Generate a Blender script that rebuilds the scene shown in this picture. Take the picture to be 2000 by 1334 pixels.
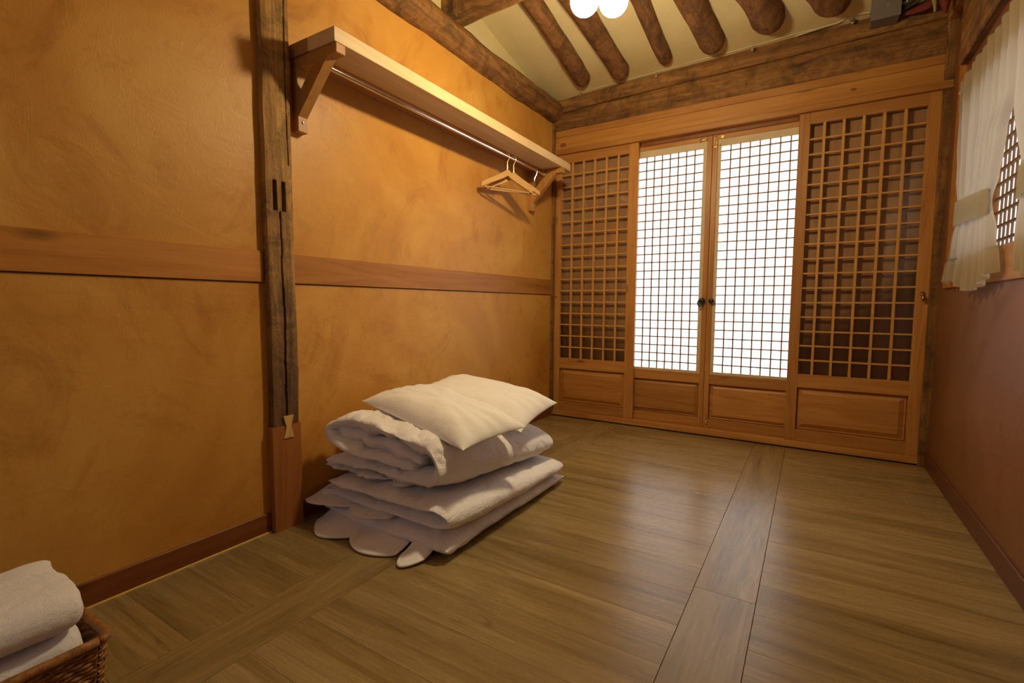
import bpy, bmesh, math, random
from mathutils import Vector, Matrix, noise
random.seed(7)
S = 1.2                      # metres per layout unit: all coordinates below are in layout units
scene = bpy.context.scene
for o in list(bpy.data.objects): bpy.data.objects.remove(o)
C = scene.collection

# ------------------------------------------------------------------ camera
yaw, pitch, roll = -0.5526, -0.0764, 0.0057
cyw, syw, cp, sp = math.cos(yaw), math.sin(yaw), math.cos(pitch), math.sin(pitch)
fw = Vector((syw*cp, cyw*cp, sp)); rt = Vector((cyw, -syw, 0)); up = rt.cross(fw)
cr, sr = math.cos(roll), math.sin(roll)
r2 = rt*cr + up*sr; u2 = up*cr - rt*sr
cam_d = bpy.data.cameras.new('camera'); cam = bpy.data.objects.new('camera', cam_d); C.objects.link(cam)
cam_d.sensor_width = 36; cam_d.lens = 947.45/2000*36; cam_d.clip_start = 0.02
m = Matrix((r2, u2, -fw)).transposed().to_4x4()
m.translation = Vector((1.5587, -3.0655, 0.7863))*S
cam.matrix_world = m
scene.camera = cam

# ------------------------------------------------------------------ world, light levels, exposure
w = bpy.data.worlds.new('world'); scene.world = w; w.use_nodes = True
w.node_tree.nodes['Background'].inputs[0].default_value = (0.75, 0.85, 1, 1)
w.node_tree.nodes['Background'].inputs[1].default_value = 0.3
LAMP = 262.0                 # emission of the glass globes
DOOR_GLOW = 2.4              # daylight through the paper of the middle doors
WINDOW_GLOW = 0.95           # daylight through the paper of the side window
FILL_GLOW = 0.48              # cool fill from a paper window added behind the camera
vs = scene.view_settings
vs.view_transform = 'Standard'; vs.look = 'None'; vs.gamma = 1; vs.use_curve_mapping = False; vs.exposure = 0.0

# ------------------------------------------------------------------ helpers
def nz(p, s=1.0, seed=0): return noise.noise(Vector((p[0]*s+seed*7.3, p[1]*s-seed*3.1, p[2]*s+seed*1.7)))
def fbm(p, s=1.0, seed=0, o=4):
    a, t, f = 1, 0, s
    for _ in range(o): t += a*nz(p, f, seed); a *= .5; f *= 2.03
    return t
def add_box(bm, x0, x1, y0, y1, z0, z1, bev=0):
    r = bmesh.ops.create_cube(bm, size=1); vs_ = r['verts']
    for v in vs_:
        v.co = Vector((x0 if v.co.x < 0 else x1, y0 if v.co.y < 0 else y1, z0 if v.co.z < 0 else z1))
    if bev:
        es = list({e for v in vs_ for e in v.link_edges})
        bmesh.ops.bevel(bm, geom=es, offset=bev, segments=1, affect='EDGES')
    return vs_
def box(x0, x1, y0, y1, z0, z1, bev=0):
    bm = bmesh.new(); add_box(bm, x0, x1, y0, y1, z0, z1, bev); return bm
def tube_bm(pts, rad, seg=10, bm=None, caps=True, wob=0, seed=0):
    bm = bm or bmesh.new(); pts = [Vector(p) for p in pts]
    rs = rad if isinstance(rad, (list, tuple)) else [rad]*len(pts)
    rings = []; prev = None
    for i, p in enumerate(pts):
        d = (pts[min(i+1, len(pts)-1)]-pts[max(i-1, 0)]).normalized()
        if prev is None: n = d.orthogonal().normalized()
        else: n = (prev-d*prev.dot(d)).normalized()
        prev = n; b = d.cross(n); ring = []
        for k in range(seg):
            a = 2*math.pi*k/seg
            dirv = n*math.cos(a)+b*math.sin(a); q = p+dirv*rs[i]
            if wob: q = p+dirv*rs[i]*(1+wob*fbm(q, 9, seed, 3))
            ring.append(bm.verts.new(q))
        rings.append(ring)
    for a, b in zip(rings, rings[1:]):
        for k in range(seg): bm.faces.new((a[k], a[(k+1) % seg], b[(k+1) % seg], b[k]))
    if caps: bm.faces.new(rings[0][::-1]); bm.faces.new(rings[-1])
    return bm
def sphere_bm(c, r, bm=None, sx=1, sy=1, sz=1, u=24, v=16):
    bm = bm or bmesh.new(); rr = bmesh.ops.create_uvsphere(bm, u_segments=u, v_segments=v, radius=r)
    for q in rr['verts']: q.co = Vector((q.co.x*sx+c[0], q.co.y*sy+c[1], q.co.z*sz+c[2]))
    return bm
def prism_bm(poly, axis, a0, a1, bm=None):
    """poly = 2D outline in the two other axes (order xyz without axis)"""
    bm = bm or bmesh.new()
    def mk(p, a):
        q = [p[0], p[1]]; q.insert('xyz'.index(axis), a); return bm.verts.new(q)
    A = [mk(p, a0) for p in poly]; B = [mk(p, a1) for p in poly]; n = len(poly)
    bm.faces.new(A[::-1]); bm.faces.new(B)
    for i in range(n): bm.faces.new((A[i], A[(i+1) % n], B[(i+1) % n], B[i]))
    bmesh.ops.recalc_face_normals(bm, faces=bm.faces[:])
    return bm
world_loc = {}
def link(name, data, parent, wl):
    o = bpy.data.objects.new(name, data); C.objects.link(o); o.name = name
    world_loc[o.name] = wl
    if parent: o.parent = parent; o.location = wl-world_loc[parent.name]
    else: o.location = wl
    return o
def obj(name, bm, mat, parent=None, smooth=False, ang=40):
    bmesh.ops.recalc_face_normals(bm, faces=bm.faces[:])
    xs = [v.co for v in bm.verts]
    mn = Vector((min(v.x for v in xs), min(v.y for v in xs), min(v.z for v in xs)))
    mx = Vector((max(v.x for v in xs), max(v.y for v in xs), max(v.z for v in xs)))
    c = Vector(((mn.x+mx.x)/2, (mn.y+mx.y)/2, mn.z))
    for v in bm.verts: v.co = (v.co-c)*S
    me = bpy.data.meshes.new(name); bm.to_mesh(me); bm.free(); me.materials.append(mat)
    if smooth:
        for p in me.polygons: p.use_smooth = True
        if ang < 180: me.set_sharp_from_angle(angle=math.radians(ang))
    return link(name, me, parent, c*S)
def clone(src, name, loc, parent=None):
    """another object on the same mesh, its centre base at loc (layout units)"""
    o = src.copy(); C.objects.link(o); wl = Vector(loc)*S; world_loc[o.name] = wl
    o.parent = parent; o.location = wl-(world_loc[parent.name] if parent else Vector((0, 0, 0)))
    return o
def empty(name, loc, parent=None):
    o = link(name, None, parent, Vector(loc)*S); o.empty_display_size = .05; return o
def tag(o, label=None, cat=None, group=None, kind=None):
    if label: o['label'] = label
    if cat: o['category'] = cat
    if group: o['group'] = group
    if kind: o['kind'] = kind
    return o
def struct(o, label=None): return tag(o, label, kind='structure')
def copy_tree(o, dloc):
    c = o.copy(); C.objects.link(c); c.location = o.location+Vector(dloc)*S
    world_loc[c.name] = world_loc[o.name]+Vector(dloc)*S
    for ch in o.children:
        d = ch.copy(); C.objects.link(d); d.parent = c
        for g in ch.children:
            e = g.copy(); C.objects.link(e); e.parent = d
    return c

# ------------------------------------------------------------------ materials
class N:
    def __init__(s, name):
        s.m = bpy.data.materials.new(name); s.m.use_nodes = True; s.t = s.m.node_tree; s.n = s.t.nodes
        s.b = s.n['Principled BSDF']; s.co = s.n.new('ShaderNodeTexCoord')
    def new(s, t, **k):
        n = s.n.new(t)
        for a, v in k.items(): setattr(n, a, v)
        return n
    def l(s, a, b): s.t.links.new(a, b)
    def vec(s, scale, rnd=True):
        mp = s.new('ShaderNodeMapping'); mp.inputs['Scale'].default_value = scale
        if rnd:
            oi = s.new('ShaderNodeObjectInfo'); mu = s.new('ShaderNodeVectorMath', operation='SCALE')
            cx = s.new('ShaderNodeCombineXYZ')
            s.l(oi.outputs['Random'], cx.inputs[0]); s.l(oi.outputs['Random'], cx.inputs[1]); s.l(oi.outputs['Random'], cx.inputs[2])
            s.l(cx.outputs[0], mu.inputs[0]); mu.inputs['Scale'].default_value = 37.0
            ad = s.new('ShaderNodeVectorMath', operation='ADD')
            s.l(s.co.outputs['Object'], ad.inputs[0]); s.l(mu.outputs[0], ad.inputs[1]); s.l(ad.outputs[0], mp.inputs[0])
        else: s.l(s.co.outputs['Object'], mp.inputs[0])
        return mp.outputs[0]
    def noise(s, v, sc=1, det=6, rough=.6, dist=0):
        n = s.new('ShaderNodeTexNoise'); s.l(v, n.inputs['Vector'])
        n.inputs['Scale'].default_value = sc; n.inputs['Detail'].default_value = det
        n.inputs['Roughness'].default_value = rough; n.inputs['Distortion'].default_value = dist
        return n.outputs[0]
    def ramp(s, f, stops):
        r = s.new('ShaderNodeValToRGB'); s.l(f, r.inputs[0]); e = r.color_ramp.elements
        while len(e) < len(stops): e.new(.5)
        for i, (p, c) in enumerate(stops):
            e[i].position = p; e[i].color = (c, c, c, 1) if isinstance(c, (int, float)) else (*c, 1)
        return r.outputs[0]
    def mix(s, f, a, b, mode='MIX'):
        n = s.new('ShaderNodeMix', data_type='RGBA', blend_type=mode)
        if isinstance(f, (int, float)): n.inputs[0].default_value = f
        else: s.l(f, n.inputs[0])
        for i, x in ((6, a), (7, b)):
            if isinstance(x, tuple): n.inputs[i].default_value = (*x, 1)
            else: s.l(x, n.inputs[i])
        return n.outputs[2]
    def bump(s, f, st, dist=.01, prev=None):
        n = s.new('ShaderNodeBump'); n.inputs['Strength'].default_value = st; n.inputs['Distance'].default_value = dist
        s.l(f, n.inputs['Height'])
        if prev is not None: s.l(prev, n.inputs['Normal'])
        s.l(n.outputs[0], s.b.inputs['Normal']); return n.outputs[0]
    def col(s, c):
        if isinstance(c, tuple): s.b.inputs['Base Color'].default_value = (*c, 1)
        else: s.l(c, s.b.inputs['Base Color'])
    def done(s, rough=.6, spec=.4, metal=0):
        if isinstance(rough, (int, float)): s.b.inputs['Roughness'].default_value = rough
        else: s.l(rough, s.b.inputs['Roughness'])
        s.b.inputs['Specular IOR Level'].default_value = spec; s.b.inputs['Metallic'].default_value = metal
        return s.m
def wood(name, ca, cb, cc, axis, rough=.5, bump=.15, knots=True, scale=1.0, var=.12, old=False):
    n = N(name); g = [14*scale]*3; g['xyz'.index(axis)] = 1.1*scale
    v = n.vec(tuple(g)); f = n.noise(v, 1, 5, .62, 1.6)
    col = n.ramp(f, [(.28, ca), (.5, cb), (.74, cc)])
    g2 = [150*scale]*3; g2['xyz'.index(axis)] = 4*scale
    fi = n.noise(n.vec(tuple(g2)), 1, 4, .7)
    col = n.mix(.55 if old else .28, col, n.ramp(fi, [(.3, .35 if old else .6), (.7, 1.0)]), 'MULTIPLY')
    if knots:
        g3 = [7*scale]*3; g3['xyz'.index(axis)] = 2.6*scale
        vo = n.new('ShaderNodeTexVoronoi'); n.l(n.vec(tuple(g3)), vo.inputs['Vector']); vo.inputs['Scale'].default_value = 1
        k = n.ramp(vo.outputs['Distance'], [(.03, .35), (.13, 1.0)])
        col = n.mix(.75, col, k, 'MULTIPLY')
    if old:
        pt = n.noise(n.vec((9, 9, 9)), 1, 6, .75, .6)
        col = n.mix(.8, col, n.ramp(pt, [(.36, .3), (.56, 1.0)]), 'MULTIPLY')
    oi = n.new('ShaderNodeObjectInfo'); mr = n.new('ShaderNodeMapRange'); n.l(oi.outputs['Random'], mr.inputs[0])
    mr.inputs[3].default_value = 1-var; mr.inputs[4].default_value = 1+var
    hs = n.new('ShaderNodeHueSaturation'); n.l(mr.outputs[0], hs.inputs['Value']); n.l(col, hs.inputs['Color'])
    n.col(hs.outputs[0])
    b = n.bump(fi, bump, .004)
    if old: n.bump(n.noise(n.vec((22, 22, 22)), 1, 6, .7), .7, .012, b)
    return n.done(rough, .35)
PINE = ((.34, .135, .030), (.47, .205, .045), (.56, .275, .07))
def pine(a): return wood('pine_'+a, *PINE, a, .42)
M = {}
for a in 'xyz':
    M['pine_'+a] = pine(a)
    M['old_'+a] = wood('old_timber_'+a, (.13, .055, .015), (.31, .14, .036), (.50, .255, .07), a, .75, .5, False, .9, .05, True)
M['post'] = wood('weathered_post', (.20, .095, .028), (.46, .24, .065), (.64, .37, .11), 'z', .7, .6, True, .8, .03, True)
M['post_low'] = wood('post_repair_wood', (.27, .09, .022), (.36, .13, .03), (.42, .16, .04), 'z', .5, .15, False)
M['key'] = wood('pale_key_wood', (.6, .36, .12), (.68, .42, .15), (.74, .48, .2), 'z', .5, .1, False)
M['rail'] = wood('rail_wood', (.34, .125, .022), (.46, .185, .032), (.54, .24, .05), 'y', .45, .12, True, .8)
M['base'] = wood('baseboard_wood', (.19, .058, .015), (.25, .08, .02), (.31, .105, .028), 'y', .4, .1, True, .7)
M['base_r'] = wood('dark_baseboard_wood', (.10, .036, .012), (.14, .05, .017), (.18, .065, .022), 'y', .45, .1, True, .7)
M['lintel'] = wood('lintel_wood', (.40, .165, .034), (.52, .235, .05), (.60, .30, .075), 'x', .4, .12, True, .7)
M['rafter'] = wood('rafter_wood', (.14, .06, .018), (.25, .108, .030), (.37, .175, .055), 'y', .8, .5, False, .8, .12, True)
M['shelf'] = wood('shelf_board_wood', (.62, .42, .20), (.70, .50, .26), (.76, .57, .32), 'y', .4, .06, False)
M['shelf_back'] = wood('shelf_back_strip', (.30, .14, .05), (.36, .17, .06), (.42, .2, .07), 'y', .5, .1, False)
M['bracket'] = wood('bracket_wood', (.40, .18, .045), (.50, .23, .055), (.58, .29, .08), 'z', .45, .1, False)
M['hanger'] = wood('hanger_wood', (.55, .30, .10), (.62, .36, .13), (.7, .42, .17), 'y', .4, .05, False)
M['back_panel'] = wood('pocket_panel_wood', (.34, .165, .06), (.42, .21, .078), (.5, .26, .10), 'z', .5, .1, False)

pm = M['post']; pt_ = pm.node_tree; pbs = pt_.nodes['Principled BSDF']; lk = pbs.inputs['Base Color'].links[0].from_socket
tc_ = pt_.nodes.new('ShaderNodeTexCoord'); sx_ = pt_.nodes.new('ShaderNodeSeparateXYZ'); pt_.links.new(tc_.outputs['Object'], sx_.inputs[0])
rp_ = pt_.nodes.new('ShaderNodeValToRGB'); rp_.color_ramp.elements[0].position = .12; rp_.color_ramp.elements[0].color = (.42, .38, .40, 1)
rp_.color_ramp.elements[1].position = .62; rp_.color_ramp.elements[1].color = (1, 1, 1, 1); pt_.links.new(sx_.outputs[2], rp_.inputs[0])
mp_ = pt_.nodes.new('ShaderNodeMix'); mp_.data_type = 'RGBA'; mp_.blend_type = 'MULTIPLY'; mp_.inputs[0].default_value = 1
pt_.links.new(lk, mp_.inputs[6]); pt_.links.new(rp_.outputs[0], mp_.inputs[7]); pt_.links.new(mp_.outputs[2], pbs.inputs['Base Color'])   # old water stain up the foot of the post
def clay(name, base, dark, light):
    n = N(name)
    f = n.noise(n.vec((1.3, 1.3, 1.3), False), 1, 5, .6, .8)
    col = n.ramp(f, [(.30, dark), (.5, base), (.72, light)])
    st = n.noise(n.vec((2.1, 2.6, 2.1), False), 1, 6, .68, 2.0)
    col = n.mix(.55, col, n.ramp(st, [(.30, (.60, .44, .34)), (.47, (1., 1., 1.))]), 'MULTIPLY')
    n.col(col)
    b = n.bump(n.noise(n.vec((60, 60, 60), False), 1, 5, .7), .10, .004)
    b = n.bump(n.noise(n.vec((5, 5, 9), False), 1, 3, .5, 1.2), .22, .012, b)
    tr = n.noise(n.vec((3, 14, 5), False), 1, 3, .5, 2.5)
    n.bump(n.ramp(tr, [(.47, 0), (.5, 1), (.53, 0)]), .10, .004, b)
    rf = n.ramp(f, [(.3, .36), (.7, .52)])
    return n.done(rf, .35)
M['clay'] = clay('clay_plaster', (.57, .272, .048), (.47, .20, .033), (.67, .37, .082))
M['clay_r'] = clay('clay_plaster_red_dimmed', (.20, .085, .030), (.16, .066, .022), (.24, .10, .038))  # redder clay, darkened to paint in the light's falloff on the right
M['near'] = wood('near_wall_darkened', (.05, .02, .008), (.07, .03, .012), (.10, .045, .016), 'z', .5, .1, False)  # unseen near wall, made very dark to cut bounce light
n = N('ceiling_plaster'); f = n.noise(n.vec((2, 2, 2), False), 1, 6, .6)
n.col(n.ramp(f, [(.3, (.58, .47, .23)), (.6, (.68, .56, .30))])); n.bump(n.noise(n.vec((45, 45, 45), False), 1, 5, .7), .25, .006); M['ceil'] = n.done(.85, .2)

def floor_mat(name, axis, k=1.0):
    n = N(name); g = [9]*3; g['xyz'.index(axis)] = .9
    f = n.noise(n.vec(tuple(g)), 1, 6, .62, 1.2)
    col = n.ramp(f, [(.3, (.20*k, .130*k, .042*k)), (.5, (.30*k, .205*k, .078*k)), (.72, (.39*k, .28*k, .125*k))])
    g2 = [110]*3; g2['xyz'.index(axis)] = 5
    fi = n.noise(n.vec(tuple(g2)), 1, 4, .7)
    col = n.mix(.45, col, n.ramp(fi, [(.32, .5), (.6, 1.0)]), 'MULTIPLY')
    g3 = [26]*3; g3['xyz'.index(axis)] = 2.2
    st = n.noise(n.vec(tuple(g3)), 1, 5, .7, 1.0)
    col = n.mix(.7, col, n.ramp(st, [(.28, (.42, .33, .26)), (.40, (1., 1., 1.))]), 'MULTIPLY')
    oi = n.new('ShaderNodeObjectInfo'); mr = n.new('ShaderNodeMapRange'); n.l(oi.outputs['Random'], mr.inputs[0])
    mr.inputs[3].default_value = .9; mr.inputs[4].default_value = 1.1
    hs = n.new('ShaderNodeHueSaturation'); n.l(mr.outputs[0], hs.inputs['Value']); n.l(col, hs.inputs['Color']); n.col(hs.outputs[0])
    n.bump(fi, .12, .003)
    return n.done(n.ramp(fi, [(.3, .32), (.7, .24)]), .45)
M['floor_x'] = floor_mat('floor_board', 'x'); M['floor_y'] = floor_mat('floor_strip', 'y', .98)

def plain(name, c, rough=.5, metal=0, spec=.4, bumpsc=0, bs=.2):
    n = N(name); f = n.noise(n.vec((12, 12, 12)), 1, 4)
    n.col(n.ramp(f, [(.3, tuple(x*.9 for x in c)), (.7, tuple(min(1, x*1.08) for x in c))]))
    if bumpsc: n.bump(n.noise(n.vec((bumpsc,)*3), 1, 4, .7), bs, .003)
    return n.done(rough, spec, metal)
M['dark'] = plain('dark_gap', (.02, .012, .008), .9)
M['mortar'] = plain('subfloor_black', (.045, .03, .018), .9)
M['seal'] = plain('sealant', (.75, .50, .12), .2)
M['chrome'] = plain('chrome', (.8, .8, .8), .14, 1)
M['brass'] = plain('brass', (.85, .62, .25), .25, 1)
M['bronze'] = plain('bronze', (.45, .3, .13), .3, 1)
M['iron'] = plain('black_iron', (.012, .011, .012), .3, 0, .6)
M['grey'] = plain('grey_box', (.16, .14, .12), .5)
M['cable'] = plain('black_cable', (.02, .02, .02), .6)
M['pipe'] = plain('cream_pipe', (.55, .45, .28), .5)
M['red'] = plain('red_cloth', (.16, .022, .012), .8)
M['green'] = plain('yellow_green_cloth', (.26, .22, .05), .8)
M['white_plastic'] = plain('white_plastic', (.75, .68, .5), .4)

def cloth(name, c, bs=.3, sc=260, wr=.35):
    n = N(name); n.col(c)
    b = n.bump(n.noise(n.vec((sc, sc, sc)), 1, 3, .7), bs, .0015)
    n.bump(n.noise(n.vec((20, 13, 20)), 1, 5, .6, 1.8), wr, .016, b)
    n.b.inputs['Sheen Weight'].default_value = .15
    return n.done(.85, .2)
M['cotton'] = cloth('white_cotton', (.88, .85, .85), .3, 260, .6)
M['pillow'] = cloth('pillow_cotton', (.90, .87, .83), .2, 260, .2)
M['towel'] = cloth('towel_terry', (.88, .85, .84), 1.0, 420, .5)

def glow(name, c, s, base=(.8, .8, .78)):
    n = N(name); n.col(base); n.b.inputs['Emission Color'].default_value = (*c, 1); n.b.inputs['Emission Strength'].default_value = s
    return n.done(.9, .1)
M['paper'] = glow('backlit_hanji', (.93, .95, 1), DOOR_GLOW)
M['paper_w'] = glow('backlit_hanji_side', (.93, .95, 1.0), WINDOW_GLOW)
M['fill_paper'] = glow('fill_glow_paper', (.80, .84, 1), FILL_GLOW)
M['border'] = plain('paper_over_frame', (.62, .50, .32), .8)
M['globe'] = glow('lit_glass_globe', (1, .80, .47), LAMP)
M['slat'] = plain('lattice_pine', (.56, .28, .07), .5)
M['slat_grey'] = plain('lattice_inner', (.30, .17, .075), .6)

# glass: clear with a fresnel reflection
gm = bpy.data.materials.new('door_glass'); gm.use_nodes = True; t = gm.node_tree; t.nodes.clear()
out = t.nodes.new('ShaderNodeOutputMaterial'); mx = t.nodes.new('ShaderNodeMixShader'); tr = t.nodes.new('ShaderNodeBsdfTransparent')
gl = t.nodes.new('ShaderNodeBsdfGlossy'); gl.inputs['Roughness'].default_value = .02; fr = t.nodes.new('ShaderNodeFresnel'); fr.inputs[0].default_value = 1.5
t.links.new(fr.outputs[0], mx.inputs[0]); t.links.new(tr.outputs[0], mx.inputs[1]); t.links.new(gl.outputs[0], mx.inputs[2]); t.links.new(mx.outputs[0], out.inputs[0])
M['glass'] = gm
# curtain: woven, lets daylight through
n = N('curtain_linen'); n.bump(n.noise(n.vec((300, 300, 300)), 1, 3), .3, .001)
n.col(n.ramp(n.noise(n.vec((90, 90, 6)), 1, 4), [(.3, (.42, .35, .20)), (.7, (.49, .41, .25))])); n.done(.9, .1)
trl = n.new('ShaderNodeBsdfTranslucent'); trl.inputs[0].default_value = (.85, .82, .75, 1); ms = n.new('ShaderNodeMixShader'); ms.inputs[0].default_value = .5
n.l(n.b.outputs[0], ms.inputs[1]); n.l(trl.outputs[0], ms.inputs[2]); n.l(ms.outputs[0], n.n['Material Output'].inputs[0]); M['curtain'] = n.m
# wicker
n = N('rattan'); n.col(n.ramp(n.noise(n.vec((40, 40, 40)), 1, 5, .7), [(.35, (.16, .06, .015)), (.6, (.42, .19, .05))])); M['rattan'] = n.done(.45, .4)

# ------------------------------------------------------------------ room shell
W = 2.07; YB = -4.05
def ceil_z(x, y): return 2.15+.03*x-.2*y
# floor with its boards
fl = struct(obj('floor', box(-.1, W+.1, YB-.1, .25, -.08, -.012), M['mortar']))
G = .0004
for x0, x1 in ((.0, .3605), (.5155, 1.3115), (1.4675, W)):
    src = None; off = -.05 if x0 == 0 else 0
    y = .10+off
    while y > YB:
        yl = max(y-.1525, YB)
        if src is None or y-yl < .15: src = o = obj('floor_board', box(x0+G, x1-G, yl+G*.7, y-G*.7, -.012, 0, .0003), M['floor_x'], fl)
        else: o = clone(src, 'floor_board', ((x0+x1)/2, (y+yl)/2, -.012), fl)
        y -= .1525
for x0, x1, y0 in ((.3605, .5155, .05), (1.3115, 1.4675, .1)):
    y = -.153 if x0 > 1 else -.4; src = None; yt = .1
    while yt > YB:
        yl = max(y, YB)
        if src is None or abs((yt-yl)-.765) > .002: o = obj('floor_board', box(x0+.0008, x1-.0008, yl+G, yt-G, -.012, 0.0002, .0006), M['floor_y'], fl)
        else: o = clone(src, 'floor_board', ((x0+x1)/2, (yt+yl)/2, -.012), fl)
        if abs((yt-yl)-.765) < .002: src = o
        yt = y; y -= .765

# left wall
wl = struct(obj('wall_left', box(-.15, 0, YB-.1, .12, -.05, 2.10), M['clay']))
obj('gable_plaster', prism_bm([(YB-.1, 2.10), (.12, 2.10), (.12, ceil_z(0, .12)+.02), (YB-.1, ceil_z(0, YB)+.05)], 'x', -.15, -.03), M['ceil'], wl)
# right wall with window opening
WY0, WY1, WZ0, WZ1 = -1.62, -.42, .985, 1.60
wr_b = bmesh.new()
add_box(wr_b, W, W+.14, YB-.1, WY0, -.05, 3.2); add_box(wr_b, W, W+.14, WY1, .12, -.05, 2.5)
add_box(wr_b, W, W+.14, WY0, WY1, -.05, WZ0); add_box(wr_b, W, W+.14, WY0, WY1, WZ1, 2.8)
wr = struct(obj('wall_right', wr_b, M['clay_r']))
# far wall: what is behind the doors and above them
wf = struct(obj('wall_far', box(-.15, W+.14, .10, .2, -.05, 2.4), M['clay']))
# near wall behind the camera, with a glowing paper window added as fill light
wn_b = bmesh.new()
add_box(wn_b, -.15, .10, YB-.12, YB, -.05, 3.1); add_box(wn_b, 1.36, W+.14, YB-.12, YB, -.05, 3.1)
add_box(wn_b, .10, 1.36, YB-.12, YB, -.05, .35); add_box(wn_b, .10, 1.36, YB-.12, YB, 1.75, 3.1)
struct(obj('wall_near', wn_b, M['near']))
wb = empty('fill_window', (.73, YB, .35)); struct(wb)
obj('hanji_paper', box(.10, 1.36, YB-.07, YB-.06, .35, 1.75), M['fill_paper'], wb)
for i in range(8): obj('lattice_bar', box(.10+i*.178, .114+i*.178, YB-.06, YB-.04, .35, 1.75), M['slat'], wb)
# ceiling
cb = bmesh.new(); NX, NY = 24, 60; gr = []
for j in range(NY+1):
    row = []
    for i in range(NX+1):
        x = -.12+(W+.3)*i/NX; y = .12+(YB-.25)*j/NY
        z = ceil_z(x, y)+.006*fbm((x, y, 0), 3, 2)+(.02*math.exp(-((y+.0)/.05)**2))*0
        row.append(cb.verts.new((x, y, z)))
    gr.append(row)
for j in range(NY):
    for i in range(NX): cb.faces.new((gr[j][i], gr[j][i+1], gr[j+1][i+1], gr[j+1][i]))
ce = struct(obj('ceiling', cb, M['ceil'], None, True))
sm = ce.modifiers.new('thick', 'SOLIDIFY'); sm.thickness = .08; sm.offset = 1
raf = [((.285, -.20), (.27, -.86), .050), ((.517, -.18), (.50, -.60), .056), ((.780, -.17), (.785, -.62), .040),
       ((1.033, -.20), (.975, -.54), .066), ((1.303, -.25), (1.253, -.42), .078), ((1.571, -.24), (1.525, -.34), .076), ((1.86, -.36), (1.84, -.50), .07)]
for k, (e, f_, r) in enumerate(raf):
    d = Vector((f_[0]-e[0], f_[1]-e[1])).normalized(); pts = []; rs = []
    for q in range(9):                                   # rounded end
        a = q/8*math.pi/2; dd = r*1.3*math.cos(a)
        pts.append((e[0]-d.x*dd, e[1]-d.y*dd)); rs.append(max(.003, r*math.sin(a)))
    Ln = 2.4; 
    for q in range(1, 40):
        s_ = q/39*Ln; bend = .018*math.sin(s_*2.2+k*1.7)-.018*math.sin(k*1.7)
        pts.append((e[0]+d.x*s_+bend*-d.y, e[1]+d.y*s_)); rs.append(r*(1+.10*nz((s_, 0, 0), 3, k)))
    P3 = [(p[0], p[1], ceil_z(p[0], p[1])-.012) for p in pts]
    b = tube_bm(P3, rs, 20, wob=.10, seed=k)
    pass
    obj('rafter', b, M['rafter'], ce, True, 180)
# cross beam lying over the wall plate
pts = []; 
bb = bmesh.new(); prof = [(-1.13, 0), (-1.115, -.014), (-1.0, -.014), (-.985, 0), (-.985, .17), (-1.0, .185), (-1.115, .185), (-1.13, .17)]
rings = []
for i in range(30):
    x = -.035+i/29*(W+.1); zz = 2.205+.035*math.sin(i/29*math.pi)
    rings.append([bb.verts.new((x, y+.006*nz((x, y, z), 7, 3), z+zz+.012*fbm((x, y, z), 5, 5, 3))) for y, z in prof])
for a, b in zip(rings, rings[1:]):
    for k in range(8): bb.faces.new((a[k], a[(k+1) % 8], b[(k+1) % 8], b[k]))
bb.faces.new(rings[0]); bb.faces.new(rings[-1][::-1])
obj('cross_beam', bb, M['old_x'], ce, True, 35)
obj('beam_joint_block', box(-.06, .05, -1.16, -1.13, 2.16, 2.33, .004), M['old_z'], ce)
# wall plate log along the left wall
lp = [(-.005+.006*math.sin(i*.5), -i*.1+.08, 2.083+.004*math.sin(i*.5+1)) for i in range(42)]
obj('wall_plate_log', tube_bm(lp, [.074+.003*math.sin(i*1.3) for i in range(42)], 22, wob=.09, seed=4), M['old_y'], wl, True, 180)

# ------------------------------------------------------------------ left wall timbers
def rough_face(y0, y1, z0, z1, x_front, ny, nz_, depth_fn):
    bm = bmesh.new(); g = []
    for j in range(nz_+1):
        z = z0+(z1-z0)*j/nz_; row = []
        for i in range(ny+1):
            y = y0+(y1-y0)*i/ny
            row.append(bm.verts.new((x_front+depth_fn(y, z, i/ny), y+(.004*nz((0, 0, z), 6, 2) if i in (0, ny) else 0), z)))
        g.append(row)
    for j in range(nz_):
        for i in range(ny): bm.faces.new((g[j][i], g[j][i+1], g[j+1][i+1], g[j+1][i]))
    bk = [[bm.verts.new((-.02, g[j][k].co.y, g[j][k].co.z)) for k in (0, -1)] for j in range(nz_+1)]
    for j in range(nz_):
        bm.faces.new((g[j][0], g[j+1][0], bk[j+1][0], bk[j][0])); bm.faces.new((g[j][-1], bk[j][1], bk[j+1][1], g[j+1][-1]))
    bm.faces.new([g[0][i] for i in range(ny+1)]+[bk[0][1], bk[0][0]]); bm.faces.new([g[-1][i] for i in range(ny+1)][::-1]+[bk[-1][0], bk[-1][1]])
    return bm
mort = [(-2.094, -2.079), (-2.062, -2.048)]
def post_depth(y, z, u):
    d = .0025*fbm((0, y*4, z*.6), 7, 1)-.004*abs(2*u-1)**6
    for a, b in mort:
        if a < y < b and 1.094 < z < 1.192: return -.035
    yc = -2.068+.008*nz((0, 0, z), 3, 9)+.003*nz((0, 0, z), 14, 4)
    if z < 1.09:
        wd = .0032*(1+.5*nz((0, 0, z), 5, 5))
        if abs(y-yc) < wd: d -= .010
    yc2 = -2.04+.012*nz((0, 0, z), 2, 19)
    if z > 1.25 and abs(y-yc2) < .0016: d -= .006
    return d
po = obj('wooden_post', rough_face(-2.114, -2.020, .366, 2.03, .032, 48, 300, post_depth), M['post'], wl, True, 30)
obj('post_foot', rough_face(-2.120, -2.014, 0, .3655, .034, 12, 40, lambda y, z, u: .0012*fbm((0, y, z), 6, 3)-.003*abs(2*u-1)**8), M['post_low'], wl, True, 30)
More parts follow.
